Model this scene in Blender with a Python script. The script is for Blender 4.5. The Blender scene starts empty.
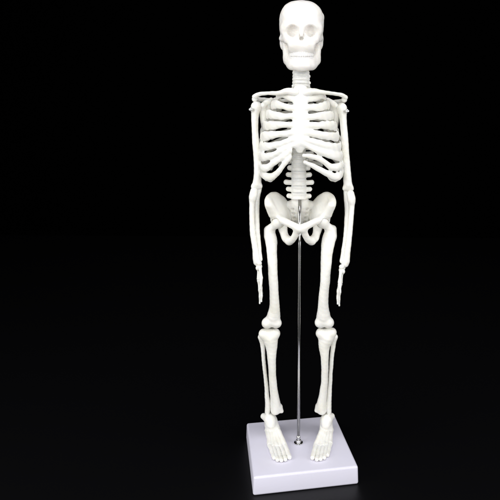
import bpy, math
import numpy as np
from mathutils import Vector, Matrix
C = bpy.context.scene.collection
rng = np.random.default_rng(7)

# ------------------------------------------------------------------ camera
TH = math.atan2(0.0804, 0.4858)
ct, st = math.cos(TH), math.sin(TH)
def rz(x, y): return (x*ct - y*st, x*st + y*ct)
cx_, cy_ = rz(-0.0804, -0.4858)
CAM = np.array([cx_, cy_, 0.3225])*1000.0           # millimetres
YAW, PITCH, ROLL, FPX, SX, SY = -0.1888+TH, -0.1985, 0.0104, 517.27, 62.1, 2.3
def basis():
    cy, sy = math.cos(YAW), math.sin(YAW); cp, sp = math.cos(PITCH), math.sin(PITCH)
    f = np.array([-sy*cp, cy*cp, sp]); r = np.array([cy, sy, 0.]); u = np.cross(r, f)
    cr, sr = math.cos(ROLL), math.sin(ROLL)
    return r*cr+u*sr, u*cr-r*sr, f
RR, UU, FF = basis()
def ray(px, py):
    return FF + RR*((px-250-SX)/FPX) - UU*((py-250-SY)/FPX)
def P(px, py, y=0.):                                  # a point on the vertical plane Y = y (mm)
    d = ray(px, py); return CAM + d*((y-CAM[1])/d[1])
def G(px, py, z):                                     # a point on the horizontal plane Z = z (mm)
    d = ray(px, py); return CAM + d*((z-CAM[2])/d[2])
def M(y): return (y-CAM[1])/FPX                       # mm per photo pixel at depth y
H = 19.4                                              # top of the base

cam = bpy.data.cameras.new('camera'); co = bpy.data.objects.new('camera', cam); C.objects.link(co)
mw = Matrix.Identity(4)
for i in range(3):
    mw[i][0] = RR[i]; mw[i][1] = UU[i]; mw[i][2] = -FF[i]; mw[i][3] = CAM[i]/1000
co.matrix_world = mw
cam.sensor_width = 36; cam.lens = FPX*36/500; cam.shift_x = -SX/500; cam.shift_y = SY/500
cam.clip_start = 0.01; cam.clip_end = 50
bpy.context.scene.camera = co

# ------------------------------------------------------------------ materials
def mat(name, col, rough=.5, metal=0, sss=0, bump=0, bscale=300, var=0, spec=.5, coat=0):
    m = bpy.data.materials.new(name); m.use_nodes = True
    nt = m.node_tree; b = nt.nodes['Principled BSDF']
    b.inputs['Base Color'].default_value = (*col, 1); b.inputs['Roughness'].default_value = rough
    b.inputs['Metallic'].default_value = metal; b.inputs['Specular IOR Level'].default_value = spec
    b.inputs['Coat Weight'].default_value = coat
    if sss:
        b.inputs['Subsurface Weight'].default_value = sss
        b.inputs['Subsurface Radius'].default_value = (1, .8, .55)
        b.inputs['Subsurface Scale'].default_value = .003
    tc = nt.nodes.new('ShaderNodeTexCoord')
    if var:
        n = nt.nodes.new('ShaderNodeTexNoise'); n.inputs['Scale'].default_value = 45; n.inputs['Detail'].default_value = 4
        mx = nt.nodes.new('ShaderNodeMix'); mx.data_type = 'RGBA'
        mx.inputs[6].default_value = (*col, 1); mx.inputs[7].default_value = (*[c*k for c, k in zip(col, (1-var*.7, 1-var*.8, 1-var*1.6))], 1)
        rp = nt.nodes.new('ShaderNodeMapRange'); rp.inputs[1].default_value = .45; rp.inputs[2].default_value = .75
        nt.links.new(tc.outputs['Object'], n.inputs['Vector']); nt.links.new(n.outputs['Fac'], rp.inputs[0])
        nt.links.new(rp.outputs[0], mx.inputs[0]); nt.links.new(mx.outputs[2], b.inputs['Base Color'])
    if bump:
        n = nt.nodes.new('ShaderNodeTexNoise'); n.inputs['Scale'].default_value = bscale; n.inputs['Detail'].default_value = 5
        bp = nt.nodes.new('ShaderNodeBump'); bp.inputs['Strength'].default_value = bump; bp.inputs['Distance'].default_value = .0004
        nt.links.new(tc.outputs['Object'], n.inputs['Vector']); nt.links.new(n.outputs['Fac'], bp.inputs['Height'])
        nt.links.new(bp.outputs[0], b.inputs['Normal'])
    return m
BONE = mat('bone_plastic', (.86, .85, .81), .42, sss=.35, bump=.35, bscale=260, var=.06)
SKUL = mat('skull_plastic', (.87, .845, .815), .4, sss=.35, bump=.25, bscale=200, var=.04)
BASE = mat('base_plastic', (.73, .715, .83), .4, bump=.12, bscale=900, var=.02)
STEEL = mat('polished_steel', (.6, .6, .6), .14, metal=1)
TABLE = mat('dark_table', (.0008, .0008, .0013), .42, bump=.15, bscale=900, spec=.33)
BLACK = mat('black_cloth', (.0006, .0006, .0006), 1, spec=0, bump=.2)

# ------------------------------------------------------------------ signed distance modelling (mm)
class Sdf:
    def __init__(s, h=.6): s.h = h; s.ops = []
    def cone(s, a, b, ra, rb=None, k=2., sub=False, fy=1.):
        s.ops.append(('cone', np.array(a, float), np.array(b, float), ra, ra if rb is None else rb, k, sub, fy)); return s
    def chain(s, pts, k=2., fy=1.):                    # pts: [(point, radius), ...]
        q = np.array([[*p, r] for p, r in pts], float)
        if len(q) > 2: q = smoothpath(q, 4)
        s.ops.append(('chain', q, k, fy)); return s
    def sup(s, c, r, p=2.6, k=2.):
        s.ops.append(('sup', np.array(c, float), np.array(r, float), p, k, False)); return s
    def ell(s, c, r, k=2., sub=False, rot=None):
        s.ops.append(('ell', np.array(c, float), np.array(r, float), rot, k, sub)); return s
    def box(s, c, r, rd=1., k=.5, sub=False, rot=None):
        s.ops.append(('box', np.array(c, float), np.array(r, float), rot, k, sub, rd)); return s
    def cyl(s, c, rx, ry, hz, rd=.8, k=1., sub=False):
        s.ops.append(('cyl', np.array(c, float), rx, ry, hz, rd, k, sub)); return s
    def groove(s, z0, w, dep): s.ops.append(('groove', z0, w, dep)); return s
    def bounds(s):
        lo = np.full(3, 1e9); hi = -lo
        for o in s.ops:
            if o[0] == 'cone' and not o[6]:
                r = max(o[3], o[4])
                for p in o[1:3]: lo = np.minimum(lo, p-r); hi = np.maximum(hi, p+r)
            elif o[0] == 'chain':
                lo = np.minimum(lo, (o[1][:, :3]-o[1][:, 3:]).min(0)); hi = np.maximum(hi, (o[1][:, :3]+o[1][:, 3:]).max(0))
            elif o[0] == 'sup': lo = np.minimum(lo, o[1]-o[2]); hi = np.maximum(hi, o[1]+o[2])
            elif o[0] in ('ell', 'box') and not o[5]:
                r = max(o[2]) if o[3] is not None else o[2]
                lo = np.minimum(lo, o[1]-r); hi = np.maximum(hi, o[1]+r)
            elif o[0] == 'cyl' and not o[7]:
                r = np.array([o[2], o[3], o[4]]); lo = np.minimum(lo, o[1]-r); hi = np.maximum(hi, o[1]+r)
        return lo-3*s.h-.8, hi+3*s.h+.8
    def mesh(s, name, noise=.12):
        h = s.h; lo, hi = s.bounds()
        n = np.ceil((hi-lo)/h).astype(int)+1
        ax = [lo[i]+h*np.arange(n[i]) for i in range(3)]
        F = np.full(n, 12., np.float32)
        for o in s.ops:
            if o[0] == 'groove':
                Z = ax[2][None, None, :]
                g = np.maximum(np.abs(Z-o[1])-o[2], -(F+o[3]))
                F = np.maximum(F, -g); continue
            sub = False
            if o[0] == 'chain': _, q, k, fy = o; m = q[:, 3].max()+k+1; bl, bh = q[:, :3].min(0)-m, q[:, :3].max(0)+m
            elif o[0] == 'sup': _, c, r, pw, k, sub = o; m = r+k+1; bl, bh = c-m, c+m
            elif o[0] == 'cone': _, a, b, ra, rb, k, sub, fy = o; m = max(ra, rb)+k+1; bl, bh = np.minimum(a, b)-m, np.maximum(a, b)+m
            elif o[0] == 'ell': _, c, r, rot, k, sub = o; m = (max(r) if rot is not None else r)+k+1; bl, bh = c-m, c+m
            elif o[0] == 'box': _, c, r, rot, k, sub, rd = o; m = (np.linalg.norm(r) if rot is not None else r)+k+1; bl, bh = c-m, c+m
            else: _, c, rx, ry, hz, rd, k, sub = o; m = np.array([rx, ry, hz])+k+1; bl, bh = c-m, c+m
            i0 = np.clip(np.floor((bl-lo)/h).astype(int), 0, n); i1 = np.clip(np.ceil((bh-lo)/h).astype(int)+1, 0, n)
            if (i1 <= i0).any(): continue
            sl = tuple(slice(i0[i], i1[i]) for i in range(3))
            X = ax[0][sl[0]][:, None, None]; Y = ax[1][sl[1]][None, :, None]; Z = ax[2][sl[2]][None, None, :]
            if o[0] == 'chain':
                d = None
                for u, v in zip(q[:-1], q[1:]):
                    ba = v[:3]-u[:3]; L = max(ba@ba, 1e-6)
                    t = np.clip(((X-u[0])*ba[0]+(Y-u[1])*ba[1]+(Z-u[2])*ba[2])/L, 0, 1)
                    e = np.sqrt((X-u[0]-ba[0]*t)**2+((Y-u[1]-ba[1]*t)*fy)**2+(Z-u[2]-ba[2]*t)**2)-(u[3]+(v[3]-u[3])*t)
                    d = e if d is None else np.minimum(d, e)
            elif o[0] == 'sup':
                U, V, W = np.abs(X-c[0])/r[0], np.abs(Y-c[1])/r[1], np.abs(Z-c[2])/r[2]
                d = ((U**pw+V**pw+W**pw)**(1/pw)-1)*min(r)
            elif o[0] == 'cone':
                ba = b-a; L = max(ba@ba, 1e-6)
                t = np.clip(((X-a[0])*ba[0]+(Y-a[1])*ba[1]+(Z-a[2])*ba[2])/L, 0, 1)
                d = np.sqrt((X-a[0]-ba[0]*t)**2+((Y-a[1]-ba[1]*t)*fy)**2+(Z-a[2]-ba[2]*t)**2)-(ra+(rb-ra)*t)
            elif o[0] == 'cyl':
                q = np.sqrt(((X-c[0])/rx)**2+((Y-c[1])/ry)**2); d1 = (q-1)*min(rx, ry)+rd; d2 = np.abs(Z-c[2])-hz+rd
                d = np.minimum(np.maximum(d1, d2), 0)+np.sqrt(np.maximum(d1, 0)**2+np.maximum(d2, 0)**2)-rd
            else:
                U, V, W = X-c[0], Y-c[1], Z-c[2]
                if rot is not None: U, V, W = [rot[0][j]*U+rot[1][j]*V+rot[2][j]*W for j in range(3)]
                if o[0] == 'ell':
                    k0 = np.sqrt((U/r[0])**2+(V/r[1])**2+(W/r[2])**2); k1 = np.sqrt((U/r[0]**2)**2+(V/r[1]**2)**2+(W/r[2]**2)**2)
                    d = k0*(k0-1)/np.maximum(k1, 1e-4)
                else:
                    qx, qy, qz = np.abs(U)-r[0]+rd, np.abs(V)-r[1]+rd, np.abs(W)-r[2]+rd
                    d = np.sqrt(np.maximum(qx, 0)**2+np.maximum(qy, 0)**2+np.maximum(qz, 0)**2)+np.minimum(np.maximum(np.maximum(qx, qy), qz), 0)-rd
            A = F[sl]; k = max(k, .05)
            if sub:
                hh = np.clip(.5-.5*(A+d)/k, 0, 1); F[sl] = A*(1-hh)-d*hh+k*hh*(1-hh)
            else:
                hh = np.clip(.5+.5*(A-d)/k, 0, 1); F[sl] = A*(1-hh)+d*hh-k*hh*(1-hh)
        if noise:
            X = ax[0][:, None, None]; Y = ax[1][None, :, None]; Z = ax[2][None, None, :]
            F = F+noise*(np.sin(X*.55+Z*.31)*np.sin(Y*.47+1.3+X*.2)+.6*np.sin(Z*.9+X*.5)*np.sin(Y*.8-Z*.37))
        return nets(F, lo, h, name)

def nets(F, lo, h, name, raw=False):
    S = F < 0
    n = np.array(S.shape)-1
    c = sum(S[i:i+n[0], j:j+n[1], k:k+n[2]].astype(np.uint8) for i in (0, 1) for j in (0, 1) for k in (0, 1))
    idx = np.argwhere((c > 0) & (c < 8))
    vid = np.full(tuple(n), -1, np.int64); vid[tuple(idx.T)] = np.arange(len(idx))
    acc = np.zeros((len(idx), 3)); cnt = np.zeros(len(idx))
    for axis in range(3):
        o1, o2 = [a for a in range(3) if a != axis]
        for u in (0, 1):
            for v in (0, 1):
                off = np.zeros(3, int); off[o1] = u; off[o2] = v; e = off.copy(); e[axis] = 1
                fa = F[tuple((idx+off).T)]; fb = F[tuple((idx+e).T)]
                m = (fa < 0) != (fb < 0); t = fa[m]/(fa[m]-fb[m])
                p = np.tile(off.astype(float), (m.sum(), 1)); p[:, axis] = t
                acc[m] += p; cnt[m] += 1
    verts = (lo+h*(idx+acc/cnt[:, None]))/1000
    faces = []
    for axis in range(3):
        o1, o2 = [(1, 2), (2, 0), (0, 1)][axis]
        a = [slice(None)]*3; b = [slice(None)]*3; a[axis] = slice(0, -1); b[axis] = slice(1, None)
        Sa, Sb = S[tuple(a)], S[tuple(b)]
        E = np.argwhere(Sa != Sb); E = E[(E[:, o1] > 0) & (E[:, o2] > 0) & (E[:, o1] < n[o1]) & (E[:, o2] < n[o2])]
        inside = Sa[tuple(E.T)]
        q = []
        for d1, d2 in ((1, 1), (0, 1), (0, 0), (1, 0)):
            w = E.copy(); w[:, o1] -= d1; w[:, o2] -= d2; q.append(vid[tuple(w.T)])
        q = np.stack(q, 1); q[~inside] = q[~inside][:, ::-1]; faces.append(q)
    faces = np.concatenate(faces)
    if raw: return verts, faces, idx
    me = bpy.data.meshes.new(name)
    me.vertices.add(len(verts)); me.vertices.foreach_set('co', verts.astype(np.float32).ravel())
    me.loops.add(faces.size); me.loops.foreach_set('vertex_index', faces.ravel().astype(np.int32))
    me.polygons.add(len(faces)); me.polygons.foreach_set('loop_start', np.arange(0, faces.size, 4, dtype=np.int32))
    me.update(calc_edges=True); me.validate()
    me.shade_smooth()
    return me

def link(name, me, m, parent=None):
    o = bpy.data.objects.new(name, me); C.objects.link(o)
    me.materials.append(m)
    if parent: o.parent = parent
    return o
def part(name, sdf, parent, m=None, noise=.12): return link(name, sdf.mesh(name, noise), m or BONE, parent)

def smoothpath(pts, n=8):
    pts = [np.array(p, float) for p in pts]; q = [2*pts[0]-pts[1]]+pts+[2*pts[-1]-pts[-2]]; out = []
    for i in range(1, len(q)-2):
        for j in range(n):
            t = j/n
            out.append(.5*((2*q[i])+(-q[i-1]+q[i+1])*t+(2*q[i-1]-5*q[i]+4*q[i+1]-q[i+2])*t*t+(-q[i-1]+3*q[i]-3*q[i+1]+q[i+2])*t**3))
    out.append(q[-2]); return np.array(out)
def sweep(name, path, hh, tt, parent, m=None, seg=18, center=(0, 0), fade=(1, 1)):
    """oval strip along a path: hh / tt = half height / half thickness arrays (mm)"""
    n = len(path); V = []; Fc = []
    T = np.gradient(path, axis=0); T /= np.linalg.norm(T, axis=1)[:, None]
    for i in range(n):
        up = np.array([0, 0, 1.]); up -= T[i]*(up@T[i]); up /= max(np.linalg.norm(up), 1e-3)
        s = np.cross(T[i], up)
        for j in range(seg):
            a = 2*math.pi*j/seg
            ca, sa = math.cos(a), math.sin(a)
            pw = .62
            V.append(path[i]+up*hh[i]*math.copysign(abs(ca)**pw, ca)+s*tt[i]*math.copysign(abs(sa)**pw, sa))
    for i in range(n-1):
        for j in range(seg):
            k = (j+1) % seg; Fc.append((i*seg+j, i*seg+k, (i+1)*seg+k, (i+1)*seg+j))
    V.append(path[0]-T[0]*.5); V.append(path[-1]+T[-1]*.5)
    for j in range(seg):
        k = (j+1) % seg; Fc.append((len(V)-2, k, j)); Fc.append((len(V)-1, (n-1)*seg+j, (n-1)*seg+k))
    me = bpy.data.meshes.new(name); me.from_pydata([tuple(v/1000) for v in V], [], Fc); me.update()
    import bmesh
    bm = bmesh.new(); bm.from_mesh(me); bmesh.ops.recalc_face_normals(bm, faces=bm.faces); bm.to_mesh(me); bm.free()
    me.shade_smooth()
    return link(name, me, m or BONE, parent)

# ------------------------------------------------------------------ the thing
root = bpy.data.objects.new('skeleton_model', None); C.objects.link(root)
root.empty_display_size = .05
root['label'] = 'small white plastic human skeleton model on a steel rod above a pale lavender square base'
root['category'] = 'skeleton model'

# base: rounded, slightly flared block, turned a little
def make_base():
    s = Sdf(.8)
    rot = np.array([[ct, -st, 0], [st, ct, 0], [0, 0, 1.]])
    import bmesh
    bm = bmesh.new()
    bmesh.ops.create_cube(bm, size=1)
    for v in bm.verts:
        top = v.co.z > 0; a = .0508 if top else .0516; b = .0500 if top else .0508
        x, y = rz(math.copysign(a, v.co.x), math.copysign(b, v.co.y)); v.co = (x, y, H/1000 if top else 0.0002)
    bmesh.ops.bevel(bm, geom=[e for e in bm.edges], offset=.0022, segments=5, profile=.5, affect='EDGES')
    me = bpy.data.meshes.new('display_base'); bm.to_mesh(me); bm.free(); me.shade_smooth()
    o = link('display_base', me, BASE, root); o['label'] = 'square pale lavender plastic base with rounded edges'
    return o
make_base()

# rod with its nut and washer
def lathe(name, prof, x, y, parent, m, seg=32, hexr=None):
    V = []; Fc = []
    for z, r in prof:
        for j in range(seg):
            a = 2*math.pi*j/seg; V.append((x/1000+r/1000*math.cos(a), y/1000+r/1000*math.sin(a), z/1000))
    n = len(prof)
    for i in range(n-1):
        for j in range(seg):
            k = (j+1) % seg; Fc.append((i*seg+j, i*seg+k, (i+1)*seg+k, (i+1)*seg+j))
    Fc.append(tuple(reversed(range(seg)))); Fc.append(tuple(range((n-1)*seg, n*seg)))
    me = bpy.data.meshes.new(name); me.from_pydata(V, [], Fc); me.update()
    if seg > 6: me.shade_auto_smooth() if hasattr(me, 'shade_auto_smooth') else me.shade_smooth()
    return link(name, me, m, parent)
rod = lathe('support_rod', [(H+.2, 1.6), (H+215, 1.6), (H+259, 1.6)], 0, 0, root, STEEL)
rod['label'] = 'thin polished steel rod rising from the base to the pelvis'
lathe('washer', [(H+.05, 4.6), (H+.9, 4.6), (H+1.0, 4.4), (H+1.0, 1.6)], 0, 0, rod, STEEL)
lathe('nut', [(H+1.0, 2.9), (H+1.2, 3.1), (H+3.4, 3.1), (H+3.7, 2.7), (H+3.72, 1.5)], 0, 0, rod, STEEL, seg=6)
lathe('ferrule', [(H+3.7, 2.1), (H+6.5, 2.1), (H+7.2, 1.9), (H+9, 1.5)], 0, 0, rod, STEEL)

# ---------------------------------------------------------------- skull
XC = 301.5
def sk(dx, py, y): return P(XC+dx, py, y)
s = Sdf(.5)
s.sup(sk(0, 25.6, 6), (19.7, 24.3, 19.3), 2.6, 2)
s.sup(sk(.2, 22.6, -5), (17.6, 17.0, 14.6), 2.5, 4)
s.ell(sk(0, 47, 5), (16, 15, 11), 6)                                    # skull base
s.ell(sk(0, 31, -12), (16.8, 9.3, 9), 4)                                # between orbits
s.chain([(sk(-16, 29, -14), 2.6), (sk(-9, 25.4, -19.6), 2.6), (sk(0, 26.5, -20.8), 2.4), (sk(9, 25.4, -19.6), 2.6), (sk(16, 29, -14), 2.6)], 5)
for q in (-1, 1):
    s.chain([(sk(q*16.2, 28, -13), 2.4), (sk(q*15.6, 35, -14.5), 2.6), (sk(q*12.5, 39.5, -17.5), 3.2)], 3)     # outer orbit rim, cheekbone
    s.chain([(sk(q*12.5, 40, -17), 3.2), (sk(q*17.4, 39.5, -11), 2.2), (sk(q*(19 if q > 0 else 20.4), 38.8, -2), 1.9), (sk(q*19, 38, 8), 2.2)], 2.5)  # zygomatic arch
    s.chain([(sk(q*12, 40.5, -17), 3.2), (sk(q*8.5, 46, -18), 3.8)], 4)
    s.chain([(sk(q*3.6, 31, -19.5), 2.0), (sk(q*4.6, 38, -19.5), 2.2), (sk(q*6, 44, -19.5), 3)], 3)
    s.ell(sk(q*18.6, 43, 8), (2.8, 4, 6), 2)                            # mastoid
s.chain([(sk(0, 28, -20.8), 2.0), (sk(0, 31.5, -22.2), 1.8), (sk(0, 35.5, -24.4), 1.3)], 2)            # nasal bones
s.ell(sk(0, 48.5, -11.5), (13.6, 10.6, 8.6), 4)                              # maxilla
s.ell(sk(0, 45, -15.5), (11.0, 6.2, 6.5), 4)
for q in (-1, 1):
    s.ell(sk(q*9.2, 31.0, -21.5), (4.6, 6.8, 4.2), 2.2, True)           # orbits
    s.ell(sk(q*8.6, 31.6, -17.5), (2.4, 3.0, 2.2), 2, True)
    s.ell(sk(q*14.6, 47.8, -13), (1.9 if q > 0 else 1.4, 7, 3.8), 1.5, True, )             # infratemporal hollow
s.cone(sk(-.1, 34.6, -23.2), sk(-.2, 39.8, -20.2), .8, 2.3, .7, True)      # nose opening
s.ell(sk(20.6, 17.5, 2), (1.6, 5, 2.2), 2)
s.groove(sk(0, 19, 0)[2], .16, .3)
skull = part('skull', s, root, SKUL, .1)
skull['label'] = 'smooth white skull with shallow eye sockets and closed jaws'

def tooth_row(name, py0, py1, n, rx, ry, yc, w, parent):
    s = Sdf(.35)
    for i in range(n):
        a = math.radians(-90+(i-(n-1)/2)*150/n)
        x, y = rx*math.cos(a), yc+ry*math.sin(a)
        top = sk(x/.9, py0, y); bot = sk(x/.9, py1, y-.3); ww = w*(1 if abs(i-(n-1)/2) < 2 else .9)
        s.cone(top, bot, ww, ww*.92, .15)
    return part(name, s, parent, SKUL, 0)
tooth_row('upper_teeth', 53.2, 55.7, 14, 10.6, 9.3, -11.6, 1.15, skull)
tooth_row('lower_teeth', 57.3, 59.4, 14, 10.4, 9.0, -11.4, 1.1, skull)
s = Sdf(.5)
for q in (-1, 1):
    s.chain([(sk(q*16.6, 42, 0), 2.8), (sk(q*15.3+.3, 50, -3.5), 3.5), (sk(q*14.2+.5, 60.3, -4.5), 3.5)], 2.5, fy=.75)       # ramus
    s.chain([(sk(q*14.3+.5, 60.5, -5), 3.3), (sk(q*11.2+.3, 65.2, -11), 3.7), (sk(q*7.5, 65.8, -17), 3.9), (sk(0, 65.6, -19.5), 3.9), (sk(-q*3, 65.6, -19.2), 3.9)], 3)
    s.chain([(sk(q*14, 56.5, -6), 3.0), (sk(q*10.6, 60.2, -12.2), 3.4), (sk(q*6, 61, -16.6), 3.2), (sk(0, 61, -18.2), 3.2), (sk(-q*3, 61, -17.8), 3.2)], 3)
s.ell(sk(0, 66.4, -20.4), (6.5, 3.4, 3.4), 3)
jaw = part('lower_jaw', s, skull, SKUL, .1)

# ---------------------------------------------------------------- spine
# (py, depth, half width px)
KEY = [(66, 1, 7.3), (72, -1, 7.5), (80, -1, 7.6), (88, 3, 7.8), (100, 13, 5.6), (115, 22, 5.6), (130, 23, 5.8), (143, 8, 6.4), (155, -4, 7.0), (170, -5, 7.3), (182, -3, 7.4), (195, 0, 7.6), (203, 6, 7.8)]
ky = [k[0] for k in KEY]
def spine_at(py): return np.interp(py, ky, [k[1] for k in KEY]), np.interp(py, ky, [k[2] for k in KEY]), np.interp(py, (66, 90, 130, 160, 205), (300.8, 301.2, 300.5, 298.6, 299))
levels = [69+3.3*i for i in range(7)] + list(np.interp(np.arange(12), (0, 11), (92, 160.5))) + [168, 174.8, 182.3, 189.2, 196]
vert = []
for i, py in enumerate(levels):
    y, hw, x = spine_at(py); m = M(y)
    c = P(x, py, y); nxt = levels[i+1] if i < 23 else 203
    hh = (nxt-py)*m*.5
    s = Sdf(.45); r = hw*m*(1 if i < 7 or i > 17 else .95); ry = r*.85
    s.cyl(c, r*.955, ry*.955, hh*.86, .6, 1); s.cyl(c+[0, 0, hh*.6], r, ry, hh*.24, .4, .8); s.cyl(c-[0, 0, hh*.6], r, ry, hh*.24, .4, .8)
    s.cone(c+[0, ry, 0], c+[0, ry+5, 0], r*.6, r*.5, 2)
    if i < 7:
        for q in (-1, 1):
            tip = r-1.0+((-.4, 0, -.3, .1, .2, .8, 2.4) if q < 0 else (-.2, .2, 1.1, .2, 1.2, .4, 2.4))[i]
            s.chain([(c+[q*r*.5, 1.5, 0], 1.9), (c+[q*tip, 1, -.4], 1.45)], 1.5)
        s.cone(c+[0, ry+4, 0], c+[0, ry+9, -2], 1.5, 1.1, 1.5)
    elif i < 19:
        for q in (-1, 1): s.chain([(c+[q*r*.5, ry+3, 0], 2.2), (c+[q*(r+6), ry+6, 1], 1.8)], 1.5)
        s.cone(c+[0, ry+4, 0], c+[0, ry+12, -5], 1.6, 1.2, 1.5)
    else:
        tips = [11.5, 13, 15.2, 13, 12.6][i-19]
        for q in (-1, 1):
            t = tips+(.3 if q > 0 else 0)
            s.chain([(c+[q*r*.6, 1.5, -.5], 2.3), (c+[q*(t*m-2.4), 1.5, 0], 2.35)], 1.2, fy=1.2)
        s.box(c+[0, ry+11, -1], (1.3, 4.5, 3.2), 1, 1.5)
    v = part('vertebra', s, root, noise=.1); vert.append(v)
    if 1 < i:
        d = Sdf(.45); d.cyl(c+[0, 0, hh], r*.99, ry*.99, 1.1, .3, .3); part('disc', d, v, noise=0)

# ---------------------------------------------------------------- rib cage
# front control points per rib for the viewer's left side (px, py, depth)
RF = [
 [(277.5, 98, 4), (281, 95.2, -8), (288, 97, -15), (297, 99, -19)],
 [(272.5, 105, 6), (275.5, 104.6, -9), (282, 105.9, -17), (289, 107.4, -21), (298, 108, -22)],
 [(267.5, 114.5, 5), (270.5, 114.8, -10), (280, 116, -19.5), (288, 116.6, -22.5), (298, 116.5, -23.5)],
 [(264.5, 125, 4), (267.5, 125.6, -11), (278.5, 125.2, -21), (288, 124.9, -24), (298, 124, -24.5)],
 [(261.8, 135.4, 3), (264.2, 136.6, -12), (277, 134.6, -22), (288, 133.0, -24.8), (298, 131.2, -25.5)],
 [(260.8, 145.5, 2), (263.2, 147, -12), (275, 145, -22), (287, 141.8, -25), (298, 138, -25.5)],
 [(260, 154, 2), (262.2, 157, -12), (271, 155.6, -21), (282, 150.4, -24.5), (291, 146, -25.5), (299, 142.5, -25.5)],
 [(260, 163, 3), (261.8, 167.3, -12), (267.5, 167.8, -18), (273.5, 162.6, -22), (281.5, 157.3, -24.2), (290.5, 151, -25.5)],
 [(261, 170, 4), (262.9, 174.8, -11), (270.5, 177, -17), (278, 172, -21.5), (284, 164.4, -24), (290, 156.8, -25.2)],
 [(264, 174, 8), (267, 177.6, -4), (271, 178.3, -12), (276, 174, -18)],
]
RR_ = [
 [(324.5, 98, 4), (321, 96.4, -8), (314, 97.8, -15), (304, 99.2, -19)],
 [(328.5, 105.6, 6), (325.5, 105.6, -9), (319, 107, -17), (312, 107.6, -21), (303, 108, -22)],
 [(332.5, 115.5, 5), (330, 115.6, -10), (321, 116.2, -19.5), (313, 117, -22.5), (303, 116.8, -23.5)],
 [(335.5, 125.5, 4), (333, 126, -11), (322.5, 125.4, -21), (313, 125.3, -24), (303, 124.5, -24.5)],
 [(337.5, 135.5, 3), (335.8, 137, -12), (325, 135.4, -22), (313, 133.6, -24.8), (303, 132.2, -25.5)],
 [(340, 145.5, 2), (337.8, 147.4, -12), (326, 145.8, -22), (314, 142, -25), (303, 138.6, -25.5)],
 [(341.5, 154, 2), (339.5, 156.5, -12), (329, 154.8, -21), (319, 151.2, -25), (310, 146.8, -25.5), (302, 142.5, -25.5)],
 [(342.2, 162.5, 3), (340.5, 166.6, -12), (331.5, 167, -19), (322.5, 160.4, -23.5), (313, 157, -25), (304, 155.6, -25.5)],
 [(342.2, 169, 4), (340.5, 175, -11), (334, 176.3, -17.5), (322.5, 171.4, -22), (313, 166, -24), (305, 162, -25)],
 [(340, 173, 8), (338, 177, -4), (332.5, 178, -12), (327, 174.5, -18)],
]
def rib_path(i, side):
    fr = (RF if side < 0 else RR_)[i]
    y, hw, x = spine_at(levels[7+i])
    by = levels[7+i]+.5
    w = abs(fr[0][0]-300.5)
    back = [P(x+side*(hw+.5), by, y+3), P(300.5+side*w*.34, by+1.2, max(y+9, 21)), P(300.5+side*w*.72, by+(fr[0][1]-by)*.28, 26), P(300.5+side*w*.96, by+(fr[0][1]-by)*.62, 16)]
    path = smoothpath(back+[P(*f) for f in fr], 9)
    n = len(path); u = np.linspace(0, 1, n); v = np.arange(n)/9.
    if i == 0: hh = np.interp(v, (0, 3, 5, 8), (1.8, 2.0, 2.6, 3.2))
    elif i >= 7: hh = np.interp(v, (0, 2, 3, 4, 5.5, 9), (1.8, 1.9, 2.8, 3.6, 3.5, 2.9 if side < 0 else 1.75))
    else: hh = np.interp(v, (0, 2, 3, 4, 5, 6.3, 8), (1.6, 1.7, 2.8, 4.1, 4.2 if side < 0 else 4.25, 2.75 if side < 0 else 3.15, 2.45 if side < 0 else 2.55))
    hh = hh*(1+.04*np.sin(u*23+i*1.7+side))
    path = path+np.stack([np.zeros(n), .3*np.sin(u*17+i), .3*np.sin(u*19+i*2.1+side)], 1)
    if i == 9: hh[-7:] *= (1, .98, .95, .9, .85, .75, .6)
    return path, hh
ST = smoothpath([(*P(300.5, 92.5, -16.0), 7.2), (*P(300.5, 103, -19.6), 6.2), (*P(300.5, 108, -20.8), 6.0), (*P(300.5, 120, -23.0), 6.4), (*P(300.3, 134, -24.6), 6.8), (*P(300.0, 143, -25.0), 5.6), (*P(299.6, 149, -24.3), 3.6)], 4)
def oval_field(segs, asp, ax, lo, h, shape, out):
    """hard union of flattened round cones; asp = scale of the flattening axis, given as a 3-vector"""
    for (a, ra), (b, rb) in segs:
        m = max(ra, rb)*np.maximum(1/asp, 1)+4
        bl, bh = np.minimum(a, b)-m, np.maximum(a, b)+m
        i0 = np.clip(np.floor((bl-lo)/h).astype(int), 0, shape); i1 = np.clip(np.ceil((bh-lo)/h).astype(int)+1, 0, shape)
        if (i1 <= i0).any(): continue
        sl = tuple(slice(i0[j], i1[j]) for j in range(3))
        X = ax[0][sl[0]][:, None, None]*asp[0]; Y = ax[1][sl[1]][None, :, None]*asp[1]; Z = ax[2][sl[2]][None, None, :]*asp[2]
        A, B = a*asp, b*asp; ba = B-A; L = max(ba@ba, 1e-6)
        t = np.clip(((X-A[0])*ba[0]+(Y-A[1])*ba[1]+(Z-A[2])*ba[2])/L, 0, 1)
        d = np.sqrt((X-A[0]-ba[0]*t)**2+(Y-A[1]-ba[1]*t)**2+(Z-A[2]-ba[2]*t)**2)-(ra+(rb-ra)*t)
        out[sl] = np.minimum(out[sl], d)
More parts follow.
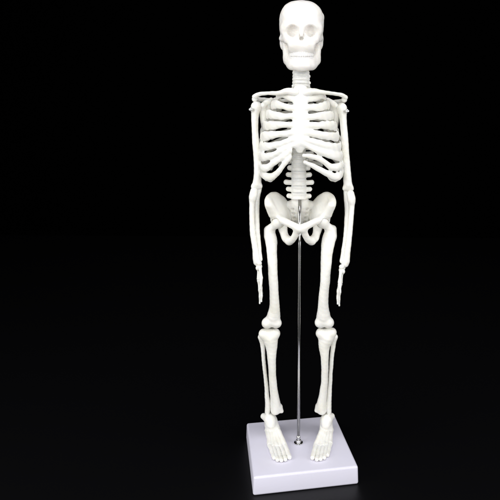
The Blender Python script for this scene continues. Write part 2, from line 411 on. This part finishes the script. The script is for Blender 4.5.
def rib_cage():
    """ribs and breastbone melt into each other as one moulding; it is then cut along the borders into one mesh per bone"""
    h = .5; T = 1.65; fields = []
    paths = [(i, sd)+rib_path(i, sd) for i in range(10) for sd in (-1, 1)]
    allp = np.concatenate([p[2] for p in paths]+[ST[:, :3]]); lo = allp.min(0)-7; hi = allp.max(0)+7
    n = np.ceil((hi-lo)/h).astype(int)+1; ax = [lo[j]+h*np.arange(n[j]) for j in range(3)]
    F = np.full(n, 9., np.float32); best = np.full(n, 9., np.float32); lab = np.full(n, -1, np.int16)
    def blend(D, k, l):
        nonlocal F, best, lab
        hh = np.clip(.5+.5*(F-D)/k, 0, 1); F = F*(1-hh)+D*hh-k*hh*(1-hh)
        m = D < best; best = np.where(m, D, best); lab = np.where(m, l, lab)
    for l, (i, sd, p, hh) in enumerate(paths):
        D = np.full(n, 9., np.float32)
        for u in range(len(p)-1):
            asp = np.array([1, 1, T/((hh[u]+hh[u+1])/2)])
            oval_field([((p[u], T), (p[u+1], T))], asp, ax, lo, h, n, D)
        blend(D, 1.35, l)
    D = np.full(n, 9., np.float32); asp = np.array([1, 2.6, 1.])
    oval_field([((ST[u, :3], ST[u, 3]), (ST[u+1, :3], ST[u+1, 3])) for u in range(len(ST)-1)], asp, ax, lo, h, n, D)
    blend(D, 2.6, len(paths))
    X = ax[0][:, None, None]; Y = ax[1][None, :, None]; Z = ax[2][None, None, :]
    F = F+.13*(np.sin(X*.55+Z*.31)*np.sin(Y*.47+1.3+X*.2)+.6*np.sin(Z*.9+X*.5)*np.sin(Y*.8-Z*.37))
    V, Q, idx = nets(F, lo, h, 'rib', raw=True)
    vl = lab[tuple(idx.T)]; fl = vl[Q[:, 0]]
    e1 = V[Q[:, 2]]-V[Q[:, 0]]; e2 = V[Q[:, 3]]-V[Q[:, 1]]; fn = np.cross(e1, e2)
    N = np.zeros_like(V)
    for c in range(4): np.add.at(N, Q[:, c], fn)
    N /= np.maximum(np.linalg.norm(N, axis=1), 1e-12)[:, None]
    for l in range(len(paths)+1):
        q = Q[fl == l]
        if not len(q): continue
        u, inv = np.unique(q, return_inverse=True)
        name = 'rib' if l < len(paths) else 'sternum'
        me = bpy.data.meshes.new(name); q = inv.reshape(-1, 4)
        me.from_pydata(V[u].tolist(), [], q.tolist()); me.update(); me.shade_smooth()
        me.normals_split_custom_set_from_vertices(N[u].tolist())
        link(name, me, BONE, root)
rib_cage()
for i, (tx, ty, tyd) in ((10, (30, 170, 8)), (11, (22, 166, 22))):
    for sd in (-1, 1):
        y, hw, x = spine_at(levels[7+i]); by = levels[7+i]+.5
        path = smoothpath([P(x+sd*(hw+.5), by, y+3), P(300.5+sd*tx*.45, by+1, 18), P(300.5+sd*tx*.85, by+(ty-by)*.5, (22+tyd)/2), P(300.5+sd*tx, ty, tyd)], 7)
        n = len(path); hh = np.full(n, 1.9); hh[-5:] = (1.8, 1.7, 1.5, 1.2, .6)
        sweep('rib', path, hh, np.full(n, 1.4), root)
# cartilage margin plate joining the lower ribs
# ---------------------------------------------------------------- shoulders and arms
def lerp(a, b, t): return a+(b-a)*t
def shoulder(sd):
    if sd < 0:
        clav = [(P(295, 92.5, -19), 3.4), (P(287, 91.3, -18), 2.9), (P(279, 93.2, -15), 2.0), (P(268, 93.2, -6), 1.6), (P(259, 94.2, 0), 1.8), (P(254.6, 96.8, 3), 2.3)]
        gl = P(263, 107, 9); acr = [(P(281, 101, 28), 1.6), (P(268, 100, 24), 1.9), (P(257, 99.5, 14), 2.2), (P(254.6, 99.2, 4), 2.6)]
        bl = [P(282, 103, 28), P(278, 118, 32), P(272, 138, 32), P(266, 124, 24)]; cor = [(P(271, 99.6, 9), 1.9), (P(266.5, 102.6, 6), 2.6), (P(263.5, 105.4, 3), 2.8)]; lat = [(P(262.5, 110, 6), 3.0), (P(264, 122, 7), 2.9), (P(266, 136, 12), 2.2)]; med = [P(275, 99, 12), P(275, 112, 14), P(272, 128, 15)]
        head = P(257.2, 107, 5); scr = P(251.2, 109.8, 0); sh = [(P(256, 107, 3), 4.6), (P(255, 116, 2), 3.3), (P(255, 130, 1), 3.0), (P(256.3, 150, 0), 3.1), (P(257.6, 168, 0), 3.2), (P(257.4, 178, 0), 3.7), (P(257, 184, 0), 4.0)]
        cond = [(P(253.8, 187, 0), 2.8), (P(260, 186.4, 0), 2.4)]
    else:
        clav = [(P(306, 92.5, -19), 3.4), (P(314, 91.6, -18), 2.8), (P(322, 92.4, -15), 2.0), (P(333, 93.6, -6), 1.6), (P(342, 95.2, 0), 1.8), (P(345.2, 97.6, 3), 2.4)]
        gl = P(335, 108, 9); acr = [(P(319, 101, 28), 1.6), (P(331, 102, 24), 1.9), (P(341, 101.5, 14), 2.2), (P(344.4, 99.8, 4), 2.6)]
        bl = [P(318, 103, 28), P(322, 118, 32), P(327, 138, 32), P(333, 124, 24)]; cor = [(P(328, 99.8, 9), 1.9), (P(332.5, 103, 6), 2.6), (P(335.5, 106, 3), 2.8)]; lat = [(P(336.2, 110, 6), 3.0), (P(335.2, 122, 7), 2.9), (P(333, 136, 12), 2.2)]; med = [P(325, 99, 12), P(325, 112, 14), P(328, 128, 15)]
        head = P(340.8, 108.5, 5); scr = P(346.8, 111.4, 0); sh = [(P(341.8, 108.5, 3), 4.7), (P(342.8, 117, 2), 3.4), (P(344, 130, 1), 3.2), (P(345.4, 150, 0), 3.3), (P(346.9, 168, 0), 3.2), (P(347.4, 178, 0), 3.8), (P(348, 185, 0), 4.1)]
        cond = [(P(344.8, 188.5, 0), 2.4), (P(351, 188.5, 0), 2.8)]
    s = Sdf(.5); s.chain(clav, 2); part('clavicle', s, root)
    s = Sdf(.55); s.chain(acr, 2); s.chain(cor, 2); s.cone(gl, gl+[0, 1, -4], 3.6, 3.2, 2)
    s.chain(lat, 2.5)
    for u in np.linspace(0, 1, 7):
        m_ = smoothpath(med, 3)[int(round(u*6))]; l_ = np.array([p for p, r in lat]); l_ = smoothpath(l_, 3)[int(round(u*6))]; s.cone(m_, l_, 1.5, 2.4, 2.5)
    for a in (lerp(bl[0], bl[1], .0), lerp(bl[0], bl[1], .5), bl[1], lerp(bl[1], bl[2], .35), lerp(bl[1], bl[2], .7), bl[2]):
        s.cone(gl+[0, 3, -1], a, 1.9, 1.1, 2.2)
    for a, b in zip(bl[:-1], bl[1:]): s.cone(a, b, 1.4, 1.4, 2)
    for q in range(1, 6): s.cone(lerp(bl[0], bl[2], q/6), lerp(gl, bl[3], q/6+.1), 1.0, 1.0, 1.5)
    part('scapula', s, root)
    s = Sdf(.5); s.chain([(p, r*M(0)*1.08) for p, r in sh], 2.5); s.cone(head, head+[-sd*.5, 1, 0], 4.7, 4.7, 2)
    s.chain([(p, r*.95) for p, r in cond], 2.5)
    h = part('humerus', s, root)
    # screw on the outer side of the shoulder
    s = Sdf(.35); a = scr+[sd*.2, -3.2, 0]
    s.cone(a+[-sd*3, 3, 0], a, 1.2, 1.2, .2); s.ell(a, (1.9, 1.5, 2.0), .2); s.box(a+[0, -1.5, 0], (2.2, .5, .25), .1, .1, True)
    w = part('shoulder_screw', s, h, STEEL, 0); w['label'] = 'small shiny screw holding the upper arm'
def forearm(sd):
    if sd < 0:
        ul = [(P(257.5, 188, 4), 3.6), (P(256.6, 196, 3), 3.0), (P(256.6, 210, 1), 2.3), (P(257.2, 230, -1), 2.2), (P(258.8, 248, -3), 2.1), (P(259.6, 259, -5), 2.5)]
        ra = [(P(254.2, 191, -1), 3.6), (P(252.9, 196.5, -2), 3.7), (P(252.3, 203, -2), 2.8), (P(252, 212, -3), 2.5), (P(252.5, 230, -4), 2.6), (P(255, 248, -6), 2.8), (P(256.2, 257, -7), 3.3), (P(257.2, 262, -7), 3.6)]
    else:
        ul = [(P(347.6, 189, 4), 3.6), (P(347.6, 198, 3), 3.0), (P(347.4, 212, 1), 2.3), (P(346.4, 232, -1), 2.2), (P(344, 250, -3), 2.1), (P(342.8, 261, -5), 2.7)]
        ra = [(P(350.4, 194, -1), 3.7), (P(351.4, 199.5, -2), 3.8), (P(351.8, 206, -2), 2.8), (P(351.2, 215, -3), 2.5), (P(349.8, 232, -4), 2.6), (P(347.6, 250, -6), 2.9), (P(346.4, 260, -7), 3.3), (P(345, 264, -7), 3.4)]
    for nm, c in (('ulna', ul), ('radius', ra)):
        s = Sdf(.5); s.chain([(p, r*(1.16 if nm == 'ulna' else 1.0)) for p, r in c], 2); part(nm, s, root)
def hand(sd):
    # knuckle lines: wrist, knuckle, joints, tip at the middle of the hand; fingers fan in depth
    if sd < 0: W, K, A, B, T = (258.8, 266.5), (258.9, 279.5), (260.0, 289.5), (260.4, 297), (260.2, 303.3)
    else: W, K, A, B, T = (342.0, 270), (340.4, 283), (339.2, 292.5), (338.7, 299.5), (338.8, 305.6)
    s = Sdf(.4)
    for j, dy in enumerate((-12, -8, -4, 0)):
        s.ell(P(W[0]+(.8 if j % 2 else -.6)*-sd, W[1]+(0 if j % 2 else 1.5), dy+1), (2.4, 2.7, 2.6), 1.6)
        s.ell(P(W[0]+(.8 if j % 2 else -.4)*sd, W[1]-3.2+(j % 2), dy+1), (2.5, 2.6, 2.3), 1.6)
    off = [-12, -6.5, -1.5, 3.5]
    for j, y in enumerate(off):
        x = (-.9, .5, .2, -1.2)[j]*sd
        s.chain([(P(W[0]+x*.6, W[1]+2, y*.75), 1.6), (P((W[0]+K[0])/2+x, (W[1]+K[1])/2, y*.9), 1.15), (P(K[0]+x, K[1]-.6, y), 1.65)], .8)
    h = part('hand', s, root, noise=.08)
    for j, y in enumerate(off):
        ln = (.92, 1.0, .95, .8)[j]; x = (-1.1, .5, .3, -1.3)[j]*sd; f = Sdf(.35)
        def L(p): return P(p[0]+x, K[1]+(p[1]-K[1])*ln, y*1.05)
        f.chain([(L(K)+[0, 0, -1.2], 1.45), (lerp(L(K), L(A), .5), 1.0), (L(A)+[0, 0, .5], 1.3)], .6)
        f.chain([(L(A)+[0, 0, -.8], 1.3), (lerp(L(A), L(B), .5), .95), (L(B)+[0, 0, .4], 1.15)], .6)
        f.chain([(L(B)+[0, 0, -.6], 1.1), (lerp(L(B), L(T), .6), .8), (L(T), .85)], .6)
        part('finger', f, h, noise=.05)
    f = Sdf(.35); tx = -sd*1.0
    f.chain([(P(W[0]+tx, W[1]+1, -13), 1.7), (P(W[0]+tx*2, W[1]+7, -17), 1.2), (P(W[0]+tx*2.3, W[1]+11, -19), 1.6)], .8)
    f.chain([(P(W[0]+tx*2.3, W[1]+12, -19.5), 1.5), (P(W[0]+tx*2.2, W[1]+17, -21), 1.3), (P(W[0]+tx*1.6, W[1]+22.5, -21.5), .9)], .8)
    part('thumb', f, h, noise=.05)
for sd in (-1, 1): shoulder(sd); forearm(sd); hand(sd)

# ---------------------------------------------------------------- pelvis
s = Sdf(.55)
def side(pts, sd, cx=300.3): return [P(cx+sd*abs(p[0]), p[1], p[2]) for p in pts]
for sd in (-1, 1):
    A = side([(22.5, 221, 1)], sd)[0]
    crest = [(31.2, 205.4, -9), (32.0, 201, -5), (29.8, 197, 1), (25.6, 195.4, 7), (20.6, 198.2, 12), (16.5, 202.2, 16), (13.5, 207, 19), (12.8, 213, 18), (12.5, 219, 15)]
    cr = smoothpath(side(crest, sd), 3)
    for p in cr: s.cone(lerp(A, p, .15), p, 3.8, 2.7, 3)
    for f in (.3, .5, .7, .85, 1): s.chain([(lerp(A, p, f), 2.7+(1-f)) for p in cr[::2]], 2)
    s.cone(cr[0], lerp(cr[0], A, .55)+[sd*1.5, -2, 0], 2.6, 3, 3)
    s.cone(A, A+[0, 4, 0], 6.2, 5.2, 3)
    s.chain(list(zip(side([(21, 219, -4), (13.5, 222.4, -11), (6, 226.2, -15), (1.5, 228.6, -16)], sd), (4.0, 3.3, 3.5, 3.8))), 2.5)
    s.chain(list(zip(side([(3.2, 229.5, -15), (5, 235, -13), (8, 239.6, -10), (11, 240.8, -6)], sd), (3.4, 3.1, 3.3, 3.9))), 2)
    s.chain(list(zip(side([(18, 226, 3), (16.4, 233, 2), (14.4, 238, -1), (11.2, 240.6, -5)], sd), (4.9, 3.8, 4.0, 4.1))), 2)
    hd = P(300.3+sd*(22.3 if sd > 0 else 22.5), 222.6, -3)
    s.ell(hd, (6.0, 6.3, 6.0), .6, True)
pel = part('pelvis', s, root)
s = Sdf(.55)
s.chain(list(zip([P(300, 203, 10), P(300, 210, 15), P(300, 220, 20), P(300, 228, 19), P(300, 232, 15)], (9, 9.5, 9.5, 6.5, 3))), 3, fy=1.3)
for sd in (-1, 1):
    s.cone(P(300+sd*5, 204, 13), P(300+sd*13, 205.5, 17), 4.6, 4.2, 3); s.cone(P(300+sd*5, 213, 18), P(300+sd*9, 213, 19), 3.6, 3, 3)
    for q, (dx, py) in enumerate(((6.2, 209.5), (5.6, 214), (4.9, 218.2), (4, 222.4))): s.ell(P(300+sd*(dx+1), py, 9+q*1.8), (1.3, 3.6, .9), 2.2, True)
for py in (207.4, 212, 216.4, 220.6): s.cone(P(295.5, py, 3+(py-207)*.55), P(304.5, py, 3+(py-207)*.55), .45, .45, .8, True)
part('sacrum', s, pel, noise=.15)

# ---------------------------------------------------------------- legs
ANK = 14.
def leg(sd):
    if sd < 0:
        hd = P(277.8, 222.6, -3)
        fem = [((270.2, 231.5), 1, 4.6), ((271.2, 240), 0, 6.1), ((271.8, 249), -3, 5.4), ((272.2, 258), -4, 5.0), ((273.3, 280), -6, 4.75), ((274.4, 299), -5, 4.8), ((274.4, 309), -3, 5.6), ((273.6, 316), -1, 7.0)]
        tro = [((267.8, 229.6), 3, 3.8), ((268.6, 236), 2, 4.2)]; neck = (271, 228.2)
        con = [((267.0, 323.1), 0, 5.6), ((276.4, 323.0), 0, 5.5)]
        tcon = [((263.8, 334), 2, 5.5), ((275.0, 333.4), 2, 5.4)]
        tib = [((270.4, 338), 2, 8.2), ((271.4, 346.5), 1, 6.2), ((271.8, 360), 0, 4.4), ((272.7, 380), 3, 4.0), ((274.3, 395), 7, 4.6), ((275.6, 405), 10, 5.6), ((275.6, 410), 11, 5.4)]; mal = ((281.8, 411.2), 11, 1.9)
        fib = [((261.2, 337), 4, 3.6), ((262.7, 345), 5, 2.4), ((263.6, 360), 5, 2.05), ((265.8, 380), 7, 2.05), ((267.0, 395), 9, 2.4), ((267.8, 406), 11, 3.0), ((267.4, 412), 12, 2.8)]; ty = 329.4; xa, xb = 262.2, 280.6
    else:
        hd = P(322.6, 222.2, -3)
        fem = [((330, 231), 1, 5.0), ((328.6, 240), 0, 6.9), ((327.3, 249), -3, 6.3), ((326.4, 258), -4, 5.8), ((325.2, 280), -6, 5.0), ((323.4, 299), -5, 5.1), ((323.3, 309), -3, 5.9), ((323.4, 316), -1, 7.2)]
        tro = [((332.6, 229), 3, 3.9), ((332.4, 236), 2, 4.4)]; neck = (328.5, 227.4)
        con = [((319.8, 322.7), 0, 5.4), ((328.6, 322.8), 0, 5.7)]
        tcon = [((321.0, 333), 2, 5.5), ((331.2, 332.6), 2, 5.7)]
        tib = [((326.2, 338), 2, 8.2), ((324.2, 346.5), 1, 5.9), ((324.8, 360), 0, 4.1), ((324.6, 380), 3, 3.7), ((323, 395), 7, 4.3), ((321.5, 405), 10, 5.4), ((321.8, 410), 11, 5.3)]; mal = ((316.2, 410.6), 11, 1.9)
        fib = [((334.6, 337), 4, 3.4), ((333.2, 345), 5, 2.6), ((331.6, 360), 5, 2.2), ((330.3, 380), 7, 2.15), ((329.4, 395), 9, 2.5), ((328.6, 406), 11, 3.0), ((329, 412), 12, 2.8)]; ty = 328.8; xa, xb = 315.4, 336
    c = lambda L, f=1.: [(P(p[0], p[1], y), r*M(y)*f) for p, y, r in L]
    s = Sdf(.6); s.ell(hd, (5.5, 5.5, 5.5), 1); s.cone(hd, P(*neck, 0), 3.4, 4.0, 3)
    s.chain(c(tro), 2.5); s.chain(c(fem), 3)
    for (p, y, r) in con: s.cone(P(*p, y-1), P(*p, y+5), r*.95, r*.9, 2.5)
    mid = (con[0][0][0]+con[1][0][0])/2
    s.ell(P(mid, 321.5, 0), (7, 6, 5.6), 3); s.cone(P(mid, 329.6, -6), P(mid, 329.3, 10), 1.5, 1.8, 2, True)
    part('femur', s, root)
    s = Sdf(.6)
    for (p, y, r) in tcon: s.cone(P(*p, y-1), P(*p, y+4), r*.95, r*.9, 2.5)
    z1 = P(270, ty, 0)[2]
    s.ell(P((tcon[0][0][0]+tcon[1][0][0])/2, 333.5, 2), (8, 5.5, 5), 3)
    s.chain(c(tib), 3); s.chain([(P(tib[0][0][0], 340, -2), 2.2), (P(tib[1][0][0], 347, -1), 2), (P(tib[1][0][0], 354, 3), 1.5)], 3)
    s.cone(P(*mal[0], mal[1]), P(mal[0][0]-sd*-2, mal[0][1]-4, mal[1]), mal[2], 3, 2.5)
    s.box(np.array([P(tcon[0][0][0], ty, 0)[0], 0, z1+15]), (40, 40, 15), .3, .8, True)
    s.box(np.array([P(tcon[0][0][0], 414.2, 11)[0], 0, P(300, 414.2, 11)[2]-10]), (40, 60, 10), .3, 1.2, True)
    part('tibia', s, root)
    s = Sdf(.5); s.chain(c(fib), 2.5); part('fibula', s, root)
    # ankle + foot
    def g(dx, py, z):  # px on the right side of the mirror for sd>0
        return G(dx, py, H+z)
    X = (lambda l, r: l if sd < 0 else r)
    s = Sdf(.5)
    an = P(X(270.8, 326), 416.2, 14)
    heel = an+[X(-1, 1)*2.5, 12, 0]; heel[2] = H+6
    s.cone(an+[0, 1, 0], an+[0, -7, -5.5], 4.3, 4.4, 4); s.cone(an+[X(-1, 1)*2, 3, -3], heel, 4.6, 5.2, 3)
    s.cone(P(X(263.6, 331.8), 416.2, 14), P(X(268.5, 327.5), 419, 8), 3.2, 4.6, 4)
    toes = X([(289.3, 457.2), (285.4, 459.4), (281.4, 460.2), (277.6, 459.8), (274.2, 457.8)], [(312.6, 457.6), (316.8, 459.4), (320.6, 459), (324.2, 457.6), (327.4, 455)])
    ball = X([(284.6, 445), (281, 446.5), (277.2, 447), (273.2, 446.6), (269.4, 445)], [(316, 445), (319.4, 446.2), (323, 446.2), (326.8, 445.4), (330.4, 443.4)])
    root_ = X([(277.5, 428), (275.2, 429), (272.8, 429.6), (270, 430), (267.2, 430)], [(322.4, 428), (324.4, 429), (326.4, 429.6), (328.8, 430), (331.2, 429.6)])
    s.cone(an+[0, -4, -3.2], g(*root_[1], 7.5), 5.0, 3.6, 4)
    for j in range(5):
        a = g(*root_[j], 9-j*1.1); b = g(*ball[j], 3.6-j*.2)
        s.cone(lerp(an, a, .25)+[0, 0, -1.5], a, 4.6, 2.7, 3)
        s.chain([(a, 2.5), (lerp(a, b, .5)+[0, 0, .3], 2.0 if j else 2.4), (b, 2.4 if j else 2.8)], .8)
        s.cone(a+[0, 0, -3], b+[0, 0, -1.0], 2, 1.5, 1)
    ft = part('foot', s, root, noise=.12)
    for j in range(5):
        b = g(*ball[j], 3.4-j*.2); t = g(*toes[j], 2.3); w = 1.95 if j else 2.35
        f = Sdf(.4)
        f.chain([(lerp(b, t, .0), w*1.15), (lerp(b, t, .12), w*1.15), (lerp(b, t, .36)+[0, 0, .4], w), (lerp(b, t, .52), w*1.15)], .6)
        if j: f.chain([(lerp(b, t, .60), w*1.1), (lerp(b, t, .76), w*1.02)], .5)
        f.chain([(lerp(b, t, .84 if j else .62), w*1.1), (t, w*1.0)], .5)
        part('toe', f, ft, noise=.06)
for sd in (-1, 1): leg(sd)

# ---------------------------------------------------------------- table and backdrop
def plane(name, vs, m):
    me = bpy.data.meshes.new(name); me.from_pydata(vs, [], [(0, 1, 2, 3)]); me.update()
    o = link(name, me, m); o['kind'] = 'structure'; return o
plane('table_surface', [(-2.5, -1.2, 0), (2.5, -1.2, 0), (2.5, 1.6, 0), (-2.5, 1.6, 0)], TABLE)
plane('backdrop', [(-2.6, 1.4, -.3), (2.6, 1.4, -.3), (2.6, 1.4, 2.6), (-2.6, 1.4, 2.6)], BLACK)

# ---------------------------------------------------------------- studio lamps
w = bpy.data.worlds.new('World'); bpy.context.scene.world = w; w.use_nodes = True
w.node_tree.nodes['Background'].inputs[0].default_value = (.5, .5, .55, 1); w.node_tree.nodes['Background'].inputs[1].default_value = 0.0
def area(name, loc, target, sx, sy, e, col=(1, 1, 1)):
    l = bpy.data.lights.new(name, 'AREA'); l.shape = 'RECTANGLE'; l.size = sx; l.size_y = sy; l.energy = e; l.color = col
    o = bpy.data.objects.new(name, l); C.objects.link(o); o.location = loc
    o.rotation_euler = (Vector(target)-Vector(loc)).to_track_quat('-Z', 'Y').to_euler(); return o
area('softbox_lamp', (-.72, -.42, .47), (0, 0, .27), .55, .85, 5.6, (1, .995, .985))
area('softbox_lamp', (.74, -.40, .46), (0, 0, .27), .55, .85, 5.2, (1, .995, .99))
area('front_softbox_lamp', (-.1, -1.25, .47), (0, 0, .24), 1.1, .8, 9.7, (1, .995, .985))
area('overhead_lamp', (0, -.35, 1.3), (0, 0, .1), .9, .6, 6.6, (.97, .97, 1))
sc = bpy.context.scene
sc.view_settings.view_transform = 'Standard'; sc.view_settings.look = 'None'; sc.view_settings.exposure = 0; sc.view_settings.gamma = 1
